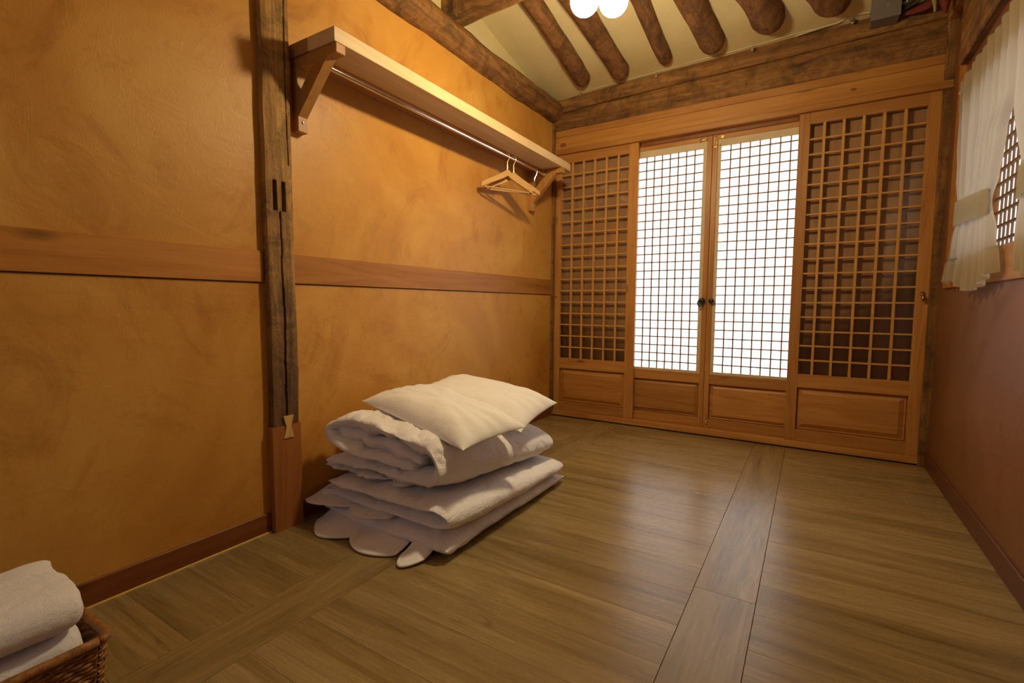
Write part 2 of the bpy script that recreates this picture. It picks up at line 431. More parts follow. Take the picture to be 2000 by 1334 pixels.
kb = prism_bm([(-2.083, .398), (-2.046, .398), (-2.056, .362), (-2.046, .322), (-2.083, .322), (-2.073, .362)], 'x', .028, .0375)
obj('dovetail_key', kb, M['key'], wl)
for y0, y1 in ((YB, -2.121), (-2.012, .0)):
    obj('middle_rail', box(-.01, .007, y0, y1, .855, .957, .0015), M['rail'], wl)
    obj('rail_shadow_strip', box(-.01, .002, y0, y1, .8525, .855), M['dark'], wl)  # dark strip painted in as the shadow under the rail
    obj('left_baseboard', box(-.01, .007, y0, y1, 0.0, .068, .0015), M['base'], wl)
obj('sealant_bead', tube_bm([(.009, YB, .001), (.009, -2.125, .001)], .0035, 8), M['seal'], wl, True)
obj('corner_post', box(-.01, .017, -.030, .1, .0, 2.02, .002), M['old_z'], wl)

# ------------------------------------------------------------------ right wall timbers, window
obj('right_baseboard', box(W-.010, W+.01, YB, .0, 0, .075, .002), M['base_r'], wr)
obj('window_sill', box(W-.008, W+.06, -2.0, -.12, .868, .985, .003), M['pine_y'], wr)
obj('corner_post', box(W-.035, W+.01, -.02, .1, 0, 2.25, .002), M['old_z'], wr)
obj('upright_strut', box(W-.010, W+.01, -.26, -.165, .868, 2.10, .003), M['rail'], wr)
obj('upper_beam', box(W-.03, W+.02, -2.6, -.265, 1.80, 2.06, .004), M['old_y'], wr)
obj('wall_plate_beam', box(W-.05, W+.02, -2.6, -.10, 2.065, 2.30, .004), M['old_y'], wr)
wd = empty('window_1', (W+.03, (WY0+WY1)/2, WZ0)); struct(wd)
obj('hanji_paper', box(W+.085, W+.09, WY0, WY1, WZ0, WZ1), M['paper_w'], wd)
for nm_, b in (('window_frame', box(W+.0, W+.095, WY1-.035, WY1, WZ0, WZ1)), ('window_frame', box(W+.0, W+.095, WY0, WY0+.035, WZ0, WZ1)),
               ('window_frame', box(W+.0, W+.095, WY0+.035, WY1-.035, WZ1-.03, WZ1))): obj(nm_, b, M['pine_z'], wd)
src = obj('lattice_bar', box(W+.079, W+.085, WY1-.085, WY1-.079, WZ0, WZ1-.03), M['slat_grey'], wd); y = WY1-.0815-.046
while y > WY0+.04: clone(src, 'lattice_bar', (W+.082, y, WZ0), wd); y -= .046
src = obj('lattice_bar', box(W+.074, W+.085, WY0+.035, WY1-.035, WZ0+.05, WZ0+.058), M['slat_grey'], wd); z = WZ0+.05+.0535
while z < WZ1-.05: clone(src, 'lattice_bar', (W+.0795, (WY0+WY1)/2, z), wd); z += .0535

# ------------------------------------------------------------------ far wall timbers
def wavy_beam(x0, x1, y0, y1, z0, z1, seed, amp=.006, n=70, lift=(0, 0)):
    bm = bmesh.new(); rings = []; prof = []
    for k in range(8): prof.append((y0, z0+(z1-z0)*k/7))
    prof += [(y1, z1), (y1, z0)]
    for i in range(n+1):
        u = i/n; x = x0+(x1-x0)*u; r = []
        for j, (y, z) in enumerate(prof):
            zz = z+(lift[0] if z < (z0+z1)/2 else lift[1])*u
            fr_ = (j < 8); e = abs(2*(j/7)-1)**4 if fr_ else 0
            r.append(bm.verts.new((x, y+(amp*fbm((x*.4, y, zz*2.5), 6, seed)+e*.012 if fr_ else 0), zz+amp*.6*nz((x, 0, j // 7), 5, seed))))
        rings.append(r)
    m_ = len(prof)
    for a, b in zip(rings, rings[1:]):
        for k in range(m_): bm.faces.new((a[k], a[(k+1) % m_], b[(k+1) % m_], b[k]))
    bm.faces.new(rings[0]); bm.faces.new(rings[-1][::-1]); return bm
obj('upper_beam', wavy_beam(0.0, W, -.035, .1, 2.075, 2.158, 3, lift=(.045, .052)), M['old_x'], wf, True, 40)
obj('lower_beam', wavy_beam(.017, W-.035, -.020, .1, 1.960, 2.073, 8, lift=(0, .045)), M['old_x'], wf, True, 40)
obj('filler_strip', box(.017, W-.035, -.012, .1, 1.917, 1.959, .001), M['pine_x'], wf)
lt = obj('lintel', box(.017, W-.035, -.014, .1, 1.836, 1.915, .0015), M['lintel'], wf)
obj('knot', sphere_bm((.075, -.014, 1.862), .018, None, 1.3, .06, .8), M['base'], wf, True)
obj('knot', sphere_bm((1.687, -.014, 1.873), .010, None, 1.3, .08, .8), M['base'], wf, True)
obj('lintel_lip', box(.0, W, -.022, .1, 1.800, 1.835, .002), M['pine_x'], wf)
obj('threshold', box(.0, W-.005, -.012, .1, .008, .044, .002), M['pine_x'], wf)
obj('threshold_shade', box(.0, W, .004, .1, -.01, .008), M['dark'], wf)  # near-black slab standing in for the shadow below the threshold
obj('jamb', box(W-.005, W+.02, .02, .1, 0, 1.80), M['dark'], wf)
obj('head_groove', box(.60, 1.452, .03, .1, 1.779, 1.80), M['base'], wf)

def sliding_door(name, x0, x1, sl, sr_, lattice_x, label):
    """outer doors: pine frame, open lattice over glass, raised panel below"""
    d = empty(name, ((x0+x1)/2, .012, .045)); struct(d)
    y0, y1 = .0, .028; a, b = x0+sl, x1-sr_
    obj('stile', box(x0, a, y0, y1, .045, 1.80, .0012), M['pine_z'], d); obj('stile', box(b, x1, y0, y1, .045, 1.80, .0012), M['pine_z'], d)
    obj('rail', box(a, b, y0+.001, y1, 1.742, 1.80, .001), M['pine_x'], d); obj('rail', box(a, b, y0+.001, y1, .342, .415, .001), M['pine_x'], d)
    obj('rail', box(a, b, y0+.001, y1, .045, .108, .001), M['pine_x'], d)
    # raised panel
    bm = bmesh.new(); rs = []
    for inset, y in ((0, .024), (.006, .018), (.010, .020), (.034, .0075)):
        rs.append([bm.verts.new(p) for p in ((a+inset, y, .108+inset), (b-inset, y, .108+inset), (b-inset, y, .342-inset), (a+inset, y, .342-inset))])
    for p, q in zip(rs, rs[1:]):
        for k in range(4): bm.faces.new((p[k], p[(k+1) % 4], q[(k+1) % 4], q[k]))
    bm.faces.new(rs[-1]); obj('raised_panel', bm, M['pine_x'], d)
    zs0, zs1 = .415, 1.742
    src = None
    for x in lattice_x:
        if src is None: src = obj('lattice_bar', box(x-.006, x+.006, .002, .020, zs0, zs1, .0008), M['slat'], d)
        else: clone(src, 'lattice_bar', (x, .011, zs0), d)
    src = None; st = (zs1-zs0)/17
    for k in range(1, 17):
        z = zs0+st*k-.0055
        if src is None: src = obj('lattice_bar', box(a, b, .003, .019, z, z+.009, .0008), M['slat'], d)
        else: clone(src, 'lattice_bar', ((a+b)/2, .011, z), d)
    obj('glass_pane', box(a, b, .0225, .0245, zs0, zs1), M['glass'], d)
    obj('backing_board', box(a-.01, b+.01, .048, .054, zs0-.03, zs1+.02), M['back_panel'], d)
    return d
dl = sliding_door('door_1', .004, .592, .056, .062, [.139, .220, .300, .381, .461], None)
dr = sliding_door('door_4', 1.456, 2.046, .052, .060, [1.572, 1.656, 1.739, 1.822, 1.905], None)
obj('keyhole', tube_bm([(.030, .001, .840), (.030, -.004, .840)], .006, 12), M['bronze'], dl, True)
hb = tube_bm([(2.012, 0, .845), (2.012, -.008, .845), (2.012, -.018, .838), (2.013, -.022, .825), (2.014, -.018, .812)], [.008, .005, .006, .007, .004], 12)
tube_bm([(2.012, -.001, .850), (2.012, -.004, .850)], .011, 14, hb)
obj('door_pull', hb, M['bronze'], dr, True)

def leaf(name, x0, x1, inner_left):
    """paper leaf: hidden edge runs behind the sliding door"""
    d = empty(name, ((x0+x1)/2, .055, .045)); struct(d)
    y0, y1 = .034, .064
    if inner_left: a, b = x0+.028, x1-.03      # right-hand leaf
    else: a, b = x0+.03, x1-.028
    obj('stile', box(x0, a, y0, y1, .045, 1.778, .0012), M['pine_z'], d); obj('stile', box(b, x1, y0, y1, .045, 1.778, .0012), M['pine_z'], d)
    obj('rail', box(a, b, y0+.001, y1, 1.752, 1.778, .001), M['pine_x'], d); obj('rail', box(a, b, y0+.001, y1, .312, .370, .001), M['pine_x'], d)
    obj('rail', box(a, b, y0+.001, y1, .045, .098, .001), M['pine_x'], d)
    bm = bmesh.new(); rs = []
    for inset, y in ((0, .058), (.005, .052), (.008, .054), (.026, .043)):
        rs.append([bm.verts.new(p) for p in ((a+inset, y, .098+inset), (b-inset, y, .098+inset), (b-inset, y, .312-inset), (a+inset, y, .312-inset))])
    for p, q in zip(rs, rs[1:]):
        for k in range(4): bm.faces.new((p[k], p[(k+1) % 4], q[(k+1) % 4], q[k]))
    bm.faces.new(rs[-1]); obj('raised_panel', bm, M['pine_x'], d)
    # paper covered inner frame
    bw = .019 if inner_left else .022
    fb = bmesh.new()
    add_box(fb, a, a+bw, .040, .058, .370, 1.752, .001); add_box(fb, b-bw, b, .040, .058, .370, 1.752, .001)
    add_box(fb, a+bw, b-bw, .040, .058, 1.712, 1.752, .001); add_box(fb, a+bw, b-bw, .040, .058, .370, .386, .001)
    obj('paper_border', fb, M['border'], d)
    pa, pb_, pz0, pz1 = a+bw, b-bw, .386, 1.712
    obj('hanji_paper', box(pa, pb_, .0555, .057, pz0, pz1), M['paper'], d)
    nc = 8; src = None
    for k in range(1, nc):
        x = pa+(pb_-pa)*k/nc
        if src is None: src = obj('lattice_bar', box(x-.0036, x+.0036, .047, .055, pz0, pz1), M['slat_grey'], d)
        else: clone(src, 'lattice_bar', (x, .051, pz0), d)
    src = None; z = 1.683
    while z > pz0+.02:
        if src is None: src = obj('lattice_bar', box(pa, pb_, .047, .055, z-.0034, z+.0034), M['slat_grey'], d)
        else: clone(src, 'lattice_bar', ((pa+pb_)/2, .051, z-.0034), d)
        z -= .0522
    return d
d2 = leaf('door_2', .530, 1.0185, False)
d3 = leaf('door_3', 1.0205, 1.520, True)
# black ring pull and knob
kb = tube_bm([(.992, .034, .812), (.992, .024, .812)], .020, 20); sphere_bm((.992, .022, .814), .017, kb, 1, .6, 1)
obj('escutcheon', kb, M['iron'], d2, True)
ring = [(.985+.014*math.cos(a), .014, .800+.021*math.sin(a)) for a in [2*math.pi*i/24 for i in range(25)]]
obj('ring_pull', tube_bm(ring, .0035, 8), M['iron'], d2, True)
kb = tube_bm([(1.047, .034, .814), (1.047, .022, .814)], .012, 20); sphere_bm((1.047, .018, .814), .015, kb, 1.15, .7, .95)
obj('knob', kb, M['iron'], d3, True)
# brass surface bolts
def bolt(x, z0, z1, parent):
    b = bmesh.new(); add_box(b, x-.007, x+.007, .030, .034, z0, z1, .001)
    tube_bm([(x, .027, z0+.005), (x, .027, z1+.004)], .0035, 8, b); sphere_bm((x, .021, z0+.012), .006, b)
    obj('brass_bolt', b, M['brass'], parent, True)
bolt(1.037, 1.705, 1.765, d3); bolt(1.040, .070, .115, d3)
hb = box(.955, .985, .028, .034, 1.755, 1.763, .001); tube_bm([(.950, .026, 1.748), (.958, .020, 1.764), (.975, .022, 1.766), (.99, .024, 1.760)], .004, 8, hb)
obj('brass_latch', hb, M['brass'], d2, True)
hb = box(1.066, 1.082, .026, .036, 1.752, 1.768, .001); sphere_bm((1.066, .024, 1.712), .006, hb); obj('brass_catch', hb, M['brass'], d3, True)

# ------------------------------------------------------------------ shelf, brackets, rod
SX = .235
sh = empty('wall_shelf', (0.12, -1.1, 1.35)); tag(sh, 'long pine wall shelf with two braces above the middle rail of the left wall', 'shelf')
obj('shelf_board', box(.10, SX, -2.0, -.235, 1.617, 1.662, .0015), M['shelf'], sh)
obj('back_board', box(.0, .0995, -2.0, -.235, 1.617, 1.662, .0015), M['shelf_back'], sh)
def bracket(yc):
    y0, y1 = yc-.019, yc+.019; b = bmesh.new()
    add_box(b, 0.0, .033, y0, y1, 1.375, 1.585, .002)
    add_box(b, 0.0, .235, y0, y1, 1.585, 1.616, .002)
    prism_bm([(.033, 1.425), (.190, 1.585), (.122, 1.585), (.033, 1.494)], 'y', y0+.002, y1-.002, b)
    return b
for yc in (-1.975, -.335):
    br = obj('bracket', bracket(yc), M['bracket'], sh)
    obj('screw', sphere_bm((.034, yc, 1.408), .006, None, .4, 1, 1), M['chrome'], br, True)
rod = empty('clothes_rod', (.125, -1.15, 1.56)); tag(rod, 'chrome clothes rod hung under the front half of the wall shelf', 'rod')
obj('outer_tube', tube_bm([(.120, -1.93, 1.588), (.120, -.85, 1.585)], .0085, 14), M['chrome'], rod, True)
obj('inner_tube', tube_bm([(.120, -.86, 1.585), (.120, -.375, 1.583)], .0068, 14), M['chrome'], rod, True)
for y, dz in ((-1.935, 0), (-.37, -.004)):
    b = sphere_bm((.120, y, 1.588+dz), .012); tube_bm([(.120, y, 1.588), (.114, y, 1.617)], .003, 8, b)
    obj('end_fitting', b, M['chrome'], rod, True)

# hangers: built facing y, then turned about the rod
def make_hanger(yc, ang, label):
    x0, zt = .120, 1.5855
    h = empty('coat_hanger', (x0, yc, 1.50)); tag(h, label, 'hanger', 'wooden hangers on the clothes rod')
    def rot(bm):
        for v in bm.verts:
            dx, dy = v.co.x-x0, v.co.y-yc; c, s = math.cos(ang), math.sin(ang)
            v.co.x = x0+dx*c-dy*s; v.co.y = yc+dx*s+dy*c
        return bm
    # shoulders: flat bent plate in xz, thickness in y
    up_, dn = [], []
    for i in range(25):
        u = -1+i/12; x = x0+u*.163; z = 1.512-.085*abs(u)**.85-.012*max(0, abs(u)-.7)
        th = .030-.012*abs(u); up_.append((x, z+.004)); dn.append((x, z-th))
    obj('shoulder', rot(prism_bm(up_+dn[::-1], 'y', yc-.006, yc+.006)), M['hanger'], h)
    obj('cross_bar', rot(tube_bm([(x0-.143, yc, 1.408), (x0+.143, yc, 1.408)], .0052, 8)), M['hanger'], h, True)
    hk = [(x0, yc, 1.51), (x0, yc, 1.558)]
    for i in range(11):
        a = -math.pi/2+.5+i/10*(math.pi*1.35); hk.append((x0+.0145*math.cos(a), yc, zt+.0145*math.sin(a)))
    hk[1:3] = [(x0, yc, 1.556), (x0+.006, yc, 1.568)]
    obj('hook', rot(tube_bm(hk, .0026, 8)), M['brass'], h, True)
    return h
make_hanger(-.790, math.radians(64), 'wooden hanger with flat bar on the rod, nearer the camera')
make_hanger(-.725, math.radians(58), 'wooden hanger on the rod, tucked behind the nearer hanger')
hk = tube_bm([(.120, -.475, 1.594), (.130, -.475, 1.590), (.131, -.475, 1.578), (.127, -.478, 1.556), (.118, -.482, 1.535), (.116, -.484, 1.520)], .0028, 8)
sphere_bm((.116, -.484, 1.518), .006, hk)
tag(obj('rod_hook', hk, M['chrome'], None, True), 'small metal hook hanging at the far end of the chrome rod', 'hook')

# ------------------------------------------------------------------ pendant lamp
lm = empty('pendant_lamp', (.905, -1.465, 1.80)); tag(lm, 'glowing pendant lamp with two round globes under the cream ceiling', 'lamp')
for gx, gy in ((.865, -1.49), (.948, -1.44)):
    g_ = obj('globe', sphere_bm((gx, gy, 1.80), .048), M['globe'], lm, True, 180)
    obj('socket', tube_bm([(gx, gy, 1.847), (gx, gy, 1.885)], [.016, .012], 14), M['white_plastic'], lm, True)
    obj('arm', tube_bm([(gx, gy, 1.88), ((gx+.9065)/2, (gy-1.465)/2, 1.91), (.9065, -1.465, 1.93)], .005, 8), M['brass'], lm, True)
obj('stem', tube_bm([(.9065, -1.465, 1.92), (.9065, -1.465, 2.465)], .006, 10), M['brass'], lm, True)
obj('ceiling_rose', tube_bm([(.9065, -1.465, 2.43), (.9065, -1.465, 2.48)], [.03, .06], 20), M['white_plastic'], lm, True)

# ------------------------------------------------------------------ cable, clips and box along the far beam
for k, (x, z) in enumerate(((.213, 2.168), (.705, 2.174), (1.221, 2.190), (1.665, 2.206))):
    yy = -.048; z -= .012
    b = box(x-.009, x+.009, yy-.006, yy+.016, z-.003, z+.003, .0008); tube_bm([(x, yy-.004, z+.014), (x, yy-.006, z-.006)], .0022, 8, b); sphere_bm((x, yy-.008, z-.013), .0085, b)
    lab = ['metal clip on far beam edge, above the shelf end', 'metal clip on far beam edge, above the left paper door', 'metal clip on far beam edge, above the right paper door', 'metal clip on far beam edge, nearest the grey box'][k]
    tag(obj('metal_clip', b, M['chrome'], None, True), lab, 'clip', 'metal clips along the far beam')
tag(obj('ceiling_cable', tube_bm([(.05+i*.2, -.044, 2.162+.0255*(.05+i*.2)+.002*math.sin(i*2)) for i in range(9)], .0028, 8), M['pipe'], None, True), 'thin cream cable running along the top of the far beam', 'cable')
jb = empty('junction_box', (1.79, -.13, 2.16)); tag(jb, 'grey square junction box above the right end of the far beam', 'box')
obj('box_body', box(1.735, 1.845, -.125, -.04, 2.135, 2.225, .003), M['grey'], jb)
obj('box_lid', box(1.732, 1.848, -.131, -.1255, 2.132, 2.228, .002), M['grey'], jb)
obj('lid_screw', sphere_bm((1.797, -.132, 2.185), .004), M['chrome'], jb, True)
obj('cable_gland', tube_bm([(1.848, -.09, 2.20), (1.872, -.09, 2.20)], .014, 14), M['white_plastic'], jb, True)
for k, (za, zb, r) in enumerate(((2.20, 2.26, .006), (2.178, 2.235, .007), (2.158, 2.215, .005))):
    tag(obj('black_cable', tube_bm([(1.849, -.10, za), (1.90, -.12, za+.012), (1.96, -.16, zb-.02), (2.03, -.20, zb-.01)], r, 10), M['cable'], None, True),
        ['uppermost black cable leaving the grey junction box', 'middle black cable leaving the grey junction box', 'lowest black cable leaving the grey junction box'][k], 'cable', 'black cables beside the junction box')
tag(obj('conduit', tube_bm([(1.42, -.052, 2.185), (1.55, -.055, 2.196), (1.60, -.057, 2.197), (1.66, -.062, 2.215), (1.734, -.07, 2.203)], .0045, 10), M['pipe'], None, True), 'cream cable sleeve entering the left side of the grey box', 'cable')
rc = bmesh.new(); g = []
for i in range(13):
    u = i/12; row = []
    for j in range(6):
        v = j/5; x = 1.86+.17*u; row.append(rc.verts.new((x, -.10-.05*u+.008*math.sin(u*9+v), 2.150+.05*u**2-.035*v*math.sin(math.pi*min(1, u*.9+.1))+.004*math.sin(8*u))))
    g.append(row)
for i in range(12):
    for j in range(5): rc.faces.new((g[i][j], g[i+1][j], g[i+1][j+1], g[i][j+1]))
o = tag(obj('red_ribbon', rc, M['red'], None, True), 'red cloth strip sagging beneath the black cables', 'ribbon'); sm = o.modifiers.new('t', 'SOLIDIFY'); sm.thickness = .003
orn = empty('hanging_ornament', (1.98, -.26, 2.1)); tag(orn, 'red and yellow-green hanging ornament in the upper right corner', 'ornament')
rs = [(0, .004), (.02, .012), (.05, .022), (.09, .030), (.13, .032), (.17, .026), (.20, .010)]
obj('red_body', tube_bm([(1.985-.12*z*.6, -.26, 2.035+z) for z, r in rs], [r for z, r in rs], 16, wob=.1), M['red'], orn, True)
obj('green_edge', tube_bm([(1.97-.1*z-.022, -.275, 2.04+z+.01*math.sin(z*60)) for z, r in rs], [r*.28+.003 for z, r in rs], 10, wob=.4), M['green'], orn, True)

# ------------------------------------------------------------------ curtains
def curtain(yt0, yt1, yb0, yb1, yl0, yl1, x0, seed, label, side):
    h = empty('curtain', (x0, (yt0+yt1)/2, .89)); tag(h, label, 'curtain', 'cream curtains at the side window')
    nu, nv = 150, 90; bm = bmesh.new(); g = []
    keys = ([(1.69, -.36, -1.02, .009), (1.60, -.37, -1.035, .010), (1.43, -.40, -1.045, .011), (1.33, -.43, -.965, .011), (1.20, -.455, -.925, .009), (1.13, -.46, -.885, .006), (1.03, -.40, -.94, .010), (.885, -.306, -.985, .014)] if side > 0 else
            [(1.69, -1.045, -1.80, .009), (1.40, -1.08, -1.80, .011), (1.14, -1.175, -1.60, .006), (1.03, -1.17, -1.70, .010), (.885, -1.19, -1.85, .014)])
    def at(z):
        for a, b in zip(keys, keys[1:]):
            if b[0] <= z <= a[0]:
                u = (a[0]-z)/(a[0]-b[0]); u = u*u*(3-2*u); return [a[k]+(b[k]-a[k])*u for k in (1, 2, 3)]
        return keys[-1][1:]
    for j in range(nv+1):
        v = j/nv; row = []; 
        for i in range(nu+1):
            u = i/nu; z = 1.69-v*.805
            if v < .02: z += .005*math.sin(u*60+seed)
            z2 = z-.03*(1-abs(2*u-1))*max(0, v-.85)/.15+(.0 if v < .9 else .02*math.sin(u*7+seed))
            a, b, am = at(min(1.69, max(z, .885)))
            ph = u*58+seed+1.6*nz((u*3, v*2, 0), 1.5, seed)
            x = x0+am*math.sin(ph)+.3*am*math.sin(ph*.43+1)+.003*fbm((u*4, v*3, 0), 2, seed)
            row.append(bm.verts.new((min(x, W-.014), a+(b-a)*u, z2)))
        g.append(row)
    for j in range(nv):
        for i in range(nu): bm.faces.new((g[j][i], g[j][i+1], g[j+1][i+1], g[j+1][i]))
    p = obj('curtain_panel', bm, M['curtain'], h, True, 180)
    tb = bmesh.new(); prev = None; ym, hw = ((-.46-.885)/2, .2175) if side > 0 else (-1.39, .22)
    for i in range(49):
        a = 2*math.pi*i/48; y = ym+hw*math.cos(a); x = x0-.002+.018*math.sin(a)+.0035*math.sin(i*1.9)
        tl = .03*math.cos(a)*side
        ring = [tb.verts.new((min(W-.014, x+.003*nz((a, k, 0), 3, seed)), y, 1.095+k*.022+tl*.4+.003*nz((a, k, 1), 2, seed))) for k in range(5)]
        if prev:
            for k in range(4): tb.faces.new((prev[k], ring[k], ring[k+1], prev[k+1]))
        prev = ring
    bmesh.ops.remove_doubles(tb, verts=tb.verts[:], dist=1e-4)
    obj('tieback', tb, M['curtain'], h, True, 180)
    return h
curtain(-.200, -.905, -.30, -.60, -.125, -.80, 2.032, 0.0, 'cream curtain tied at the waist, left half by the corner', 1)
curtain(-.965, -1.70, -1.12, -1.60, -.975, -1.80, 2.032, 2.6, 'cream curtain cut by the right edge of the photo', -1)
cr_ = empty('curtain_rod', (2.03, -1.0, 1.65)); tag(cr_, 'thin white rod through the tops of the cream curtains', 'rod')
obj('rod', tube_bm([(2.052, -.355, 1.662), (2.052, -1.8, 1.662)], .004, 10), M['white_plastic'], cr_, True)
obj('finial', sphere_bm((2.045, -.345, 1.662), .012), M['white_plastic'], cr_, True)

# ------------------------------------------------------------------ bedding
def smooth_path(p, it=3):
    for _ in range(it):
        q = [p[0]]
        for a, b in zip(p, p[1:]):
            q.append((a[0]*.75+b[0]*.25, a[1]*.75+b[1]*.25)); q.append((a[0]*.25+b[0]*.75, a[1]*.25+b[1]*.75))
        q.append(p[-1]); p = q
    return p
def resample(p, n):
    L = [0]
    for a, b in zip(p, p[1:]): L.append(L[-1]+math.hypot(b[0]-a[0], b[1]-a[1]))
    out = []; k = 0
    for i in range(n):
        t = L[-1]*i/(n-1)
        while k < len(L)-2 and L[k+1] < t: k += 1
        u = (t-L[k])/max(1e-9, L[k+1]-L[k]); out.append((p[k][0]+(p[k+1][0]-p[k][0])*u, p[k][1]+(p[k+1][1]-p[k][1])*u))
    return out
def puffy(path, y0, y1, th, seed, ns=240, nv=90, amp=.006, zf=None, xmin=.012, zmin=.002, edge=7, endw=.03, skew=0, wr=1.0):
    P = resample(smooth_path(path), ns); Nn = []
    for i in range(ns):
        a, b = P[max(0, i-1)], P[min(ns-1, i+1)]; dx, dz = b[0]-a[0], b[1]-a[1]; l = math.hypot(dx, dz) or 1; Nn.append((-dz/l, dx/l))
    bm = bmesh.new(); R = []
    for j in range(nv+1):
        v = j/nv; vv = .5-.5*math.cos(math.pi*v) if True else v
        e = max(0, 1-abs(2*vv-1)**edge)**.5; ring = []
        for side in (1, -1):
            rng = range(ns) if side == 1 else range(ns-1, -1, -1)
            for i in rng:
                s = i/(ns-1); es = max(0, 1-abs(2*s-1)**26)**.5
                wob = endw*nz((s*5, 0, v > .5), 1.0, seed)+.3*endw*nz((s*17, 0, v > .5), 1, seed+2)
                yy0, yy1 = y0+wob+skew*s, y1-wob
                y = yy0+(yy1-yy0)*vv
                x, z = P[i]
                near = 1+3.0*math.exp(-vv*8)+1.2*math.exp(-(1-vv)*9)
                q = (x*1.0, y*1.0, z*2+side*3)
                h = (th(s) if callable(th) else th)*e*es*(1+.22*nz((x*5, y*4, side), 1, seed))
                d = wr*amp*near*e*(fbm((x*9+.5*side, y*5, z*9), 1, seed, 4)*.9+.7*(1-abs(nz((x*14, y*9, side+z*12), 1, seed+5))*2)**3*.5)
                X, Z = x+Nn[i][0]*(side*h+d), z+Nn[i][1]*(side*h+d)
                f = zf(y) if zf else 1
                ring.append(bm.verts.new((max(xmin, X), y, max(zmin, Z*f))))
        R.append(ring)
    n_ = len(R[0])
    for a, b in zip(R, R[1:]):
        for k in range(n_): bm.faces.new((a[k], b[k], b[(k+1) % n_], a[(k+1) % n_]))
    bmesh.ops.remove_doubles(bm, verts=bm.verts[:], dist=.00012)
    return bm
def zf(y): return 1-.34*max(0, min(1.05, (y+1.93)/.78))
# lower: mattress pad folded in three, scalloped edging
mt = empty('folded_mattress', (.35, -1.55, 0)); tag(mt, 'white folded sleeping mat with scalloped edge, lowest on the floor by the wall', 'bedding')
obj('mat_pad', puffy([(.655, .040), (.30, .040), (.06, .042), (.035, .070), (.07, .098), (.30, .097), (.54, .093), (.640, .101), (.655, .128), (.605, .150), (.45, .149), (.25, .147), (.10, .147)], -1.955, -1.155, lambda q: .038 if q < .27 else .038-.015*min(1, (q-.27)/.08), 3, 320, 96, .0055, zf), M['cotton'], mt, True, 180)
def scallop(x0, x1, yin, yout, zin, zout, per, dep, seed, curl=0, nx=110, ny=26):
    bm = bmesh.new(); g = []
    for i in range(nx+1):
        x = x0+(x1-x0)*i/nx; ph = ((x-x0)/per) % 1.0
        ye = yout(x) if callable(yout) else yout
        ye -= dep*max(0, math.sin(math.pi*ph))**.75
        row = []
        for j in range(ny+1):
            v = j/ny; y = yin+(ye-yin)*v; s_ = v*v*(3-2*v)
            z = zin+(zout-zin)*s_+.006*nz((x*9, y*9, 0), 1, seed)*v+curl*v**4*math.sin(ph*6.28)
            row.append(bm.verts.new((x, y, max(.004, z))))
        g.append(row)
    for i in range(nx):
        for j in range(ny): bm.faces.new((g[i][j], g[i+1][j], g[i+1][j+1], g[i][j+1]))
    return bm
def sheet(name, bm, parent, th=.005):
    o = obj(name, bm, M['cotton'], parent, True, 180); s_ = o.modifiers.new('t', 'SOLIDIFY'); s_.thickness = th*S; s_.offset = 0; return o
sheet('scalloped_edge', scallop(.07, .49, -1.80, lambda x: -1.985-.03*min(1, (x-.07)/.10), .072, .006, .21, .048, 4), mt)
sheet('scalloped_edge', scallop(.02, .40, -1.80, lambda x: -1.955-.05*max(0, .12-x)/.12, .112, .078, .19, .042, 7), mt)
sheet('scalloped_edge', scallop(.505, .590, -1.84, -2.0, .085, .010, .085, .060, 9, nx=30), mt)
# upper: comforter rolled round itself
cf = empty('folded_comforter', (.32, -1.55, .16)); tag(cf, 'thick white folded comforter on the scalloped sleeping mat under both pillows', 'bedding')
obj('comforter_body', puffy([(.045, .206), (.25, .212), (.46, .214), (.575, .222), (.605, .272), (.565, .328), (.46, .352), (.30, .374), (.155, .374), (.085, .345), (.105, .300), (.22, .270), (.40, .262), (.490, .252)], -1.935, -1.160, .031, 11, 360, 110, .0105, zf, endw=.045), M['cotton'], cf, True, 180)
obj('inner_fold', puffy([(.10, .325), (.20, .318), (.36, .312), (.52, .275)], -1.925, -1.20, .040, 23, 160, 70, .013, zf, endw=.03), M['cotton'], cf, True, 180)
obj('under_layer', puffy([(.44, .186), (.32, .188), (.18, .190), (.07, .190), (.035, .187)], -1.920, -1.20, .013, 17, 180, 70, .006, zf, endw=.05), M['cotton'], cf, True, 180)
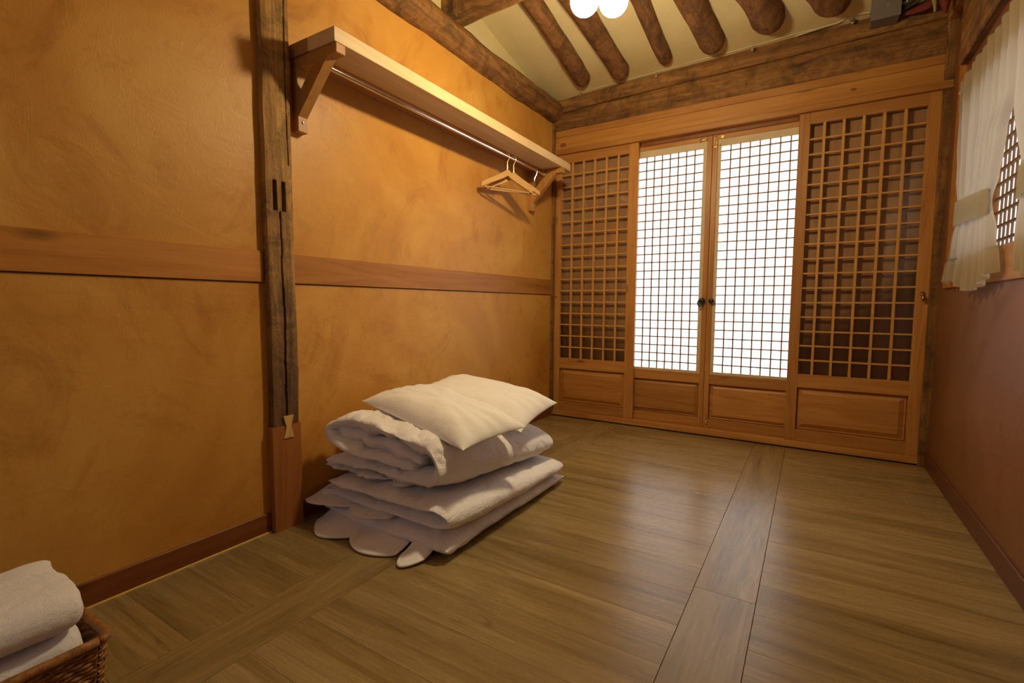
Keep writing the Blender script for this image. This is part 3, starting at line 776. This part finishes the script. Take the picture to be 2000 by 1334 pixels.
# pillows
def pillow(name, c, L, Wd, H, rz, ry, rx, seed, label):
    bm = bmesh.new(); n1, n2 = 72, 52; top, bot = [], []
    Rm = Matrix.Rotation(rz, 3, 'Z') @ Matrix.Rotation(ry, 3, 'Y') @ Matrix.Rotation(rx, 3, 'X')
    for j in range(n2+1):
        rt_, rb_ = [], []
        for i in range(n1+1):
            u, v = -1+2*i/n1, -1+2*j/n2
            uu, vv = math.sin(u*math.pi/2), math.sin(v*math.pi/2)
            x = uu*L/2*(1-.055*(1-vv**2)); y = vv*Wd/2*(1-.075*(1-uu**2))
            ed = (max(0, 1-uu**4)*max(0, 1-vv**4))**.62
            rad = .0035*ed*math.sin(math.atan2(vv*1.2, abs(uu)+.15)*16+3*nz((uu, vv, 0), 1.2, seed))*max(0, abs(uu)-.25)*1.6
            wr_ = .006*fbm((x*9, y*14, 0), 1, seed)*ed
            for s_, lst in ((1, rt_), (-1, rb_)):
                h = s_*H/2*ed*(1.0 if s_ > 0 else .4)+wr_+rad*(s_ > 0)
                lst.append((x, y, h))
        top.append(rt_); bot.append(rb_)
    def vv_(p): return bm.verts.new(Rm @ Vector(p)+Vector(c))
    T_ = [[vv_(p) for p in r] for r in top]; B_ = [[vv_(p) for p in r] for r in bot]
    for j in range(n2):
        for i in range(n1):
            bm.faces.new((T_[j][i], T_[j][i+1], T_[j+1][i+1], T_[j+1][i])); bm.faces.new((B_[j][i], B_[j+1][i], B_[j+1][i+1], B_[j][i+1]))
    bmesh.ops.remove_doubles(bm, verts=bm.verts[:], dist=1e-4)
    return tag(obj(name, bm, M['pillow'], None, True, 180), label, 'pillow', 'pillows on the bedding pile')
pillow('pillow', (.375, -1.39, .372), .55, .37, .14, math.radians(6), math.radians(7.5), math.radians(7), 31, 'white pillow at the back of the pile, nearer the lattice doors')
pillow('pillow', (.402, -1.690, .380), .57, .31, .13, math.radians(-9), math.radians(8), math.radians(3), 22, 'white pillow in front, nearer the camera, overlapping the other')

# ------------------------------------------------------------------ towels in a rattan basket
bk = empty('rattan_basket', (.29, -2.88, 0)); tag(bk, 'brown woven rattan basket on the floor at the lower left corner', 'basket')
bx0, bx1, by0, by1, bh = .145, .440, -3.04, -2.718, .148
def side_pts(z):
    t_ = .94+.06*z/bh; cx_, cy_ = (bx0+bx1)/2, (by0+by1)/2; return cx_, cy_, (bx1-bx0)/2*t_, (by1-by0)/2*t_
def loop(z, n=16, rr=.018, off=0):
    cx_, cy_, hx, hy = side_pts(z); hx += off; hy += off; pts = []
    for qx, qy, a0 in ((1, 1, 0), (-1, 1, 90), (-1, -1, 180), (1, -1, 270)):
        for k in range(4):
            a = math.radians(a0+k*30); pts.append((cx_+qx*(hx-rr)+rr*math.cos(a), cy_+qy*(hy-rr)+rr*math.sin(a), z))
    return pts+[pts[0]]
def dense(pts, step):
    out = []
    for a, b in zip(pts, pts[1:]):
        a, b = Vector(a), Vector(b); n_ = max(1, int((b-a).length/step))
        for k in range(n_): out.append(a+(b-a)*k/n_)
    return out+[Vector(pts[-1])]
wv = bmesh.new(); nrow = 17
for r in range(nrow):
    z = .006+r*.0080; base = dense(loop(z), .007); pts = []
    cx_, cy_ = side_pts(z)[:2]
    for k, p in enumerate(base):
        o_ = Vector((p.x-cx_, p.y-cy_, 0)).normalized()*.0032*math.cos(math.pi*(k/2+r)); pts.append(p+o_)
    tube_bm(pts, .0040, 5, wv, False)
tag(obj('weave', wv, M['rattan'], bk, True, 180), kind='stuff')
st = bmesh.new()
l0, l1 = dense(loop(.0), .014), dense(loop(bh), .014)
for k in range(min(len(l0), len(l1))): tube_bm([l0[k], l1[k]], .0028, 5, st)
tag(obj('stakes', st, M['rattan'], bk, True, 180), kind='stuff')
obj('rim', tube_bm(dense(loop(bh, off=.002), .02), .0085, 10), M['rattan'], bk, True, 180)
obj('bottom', box(bx0+.012, bx1-.012, by0+.012, by1-.012, .002, .008), M['rattan'], bk)
def towel(path, y0, y1, th, seed, label):
    t_ = obj('towel', puffy(path, y0, y1, th, seed, 150, 60, .0055, None, .0, .009, 8, .012), M['towel'], None, True, 180)
    return tag(t_, label, 'towel', 'towels in the rattan basket')
towel([(.19, .112), (.33, .112), (.395, .114), (.408, .132), (.39, .148), (.30, .150), (.19, .150)], -3.01, -2.742, .0175, 44, 'white towel in the middle of the basket stack')
towel([(.18, .194), (.33, .192), (.392, .194), (.405, .210), (.39, .225), (.30, .235), (.20, .231)], -3.02, -2.738, .0195, 41, 'white folded towel on top of the basket stack')
towel([(.18, .035), (.33, .035), (.39, .036), (.403, .054), (.39, .070), (.30, .072), (.19, .072)], -3.01, -2.745, .0175, 48, 'white towel lowest in the basket stack')
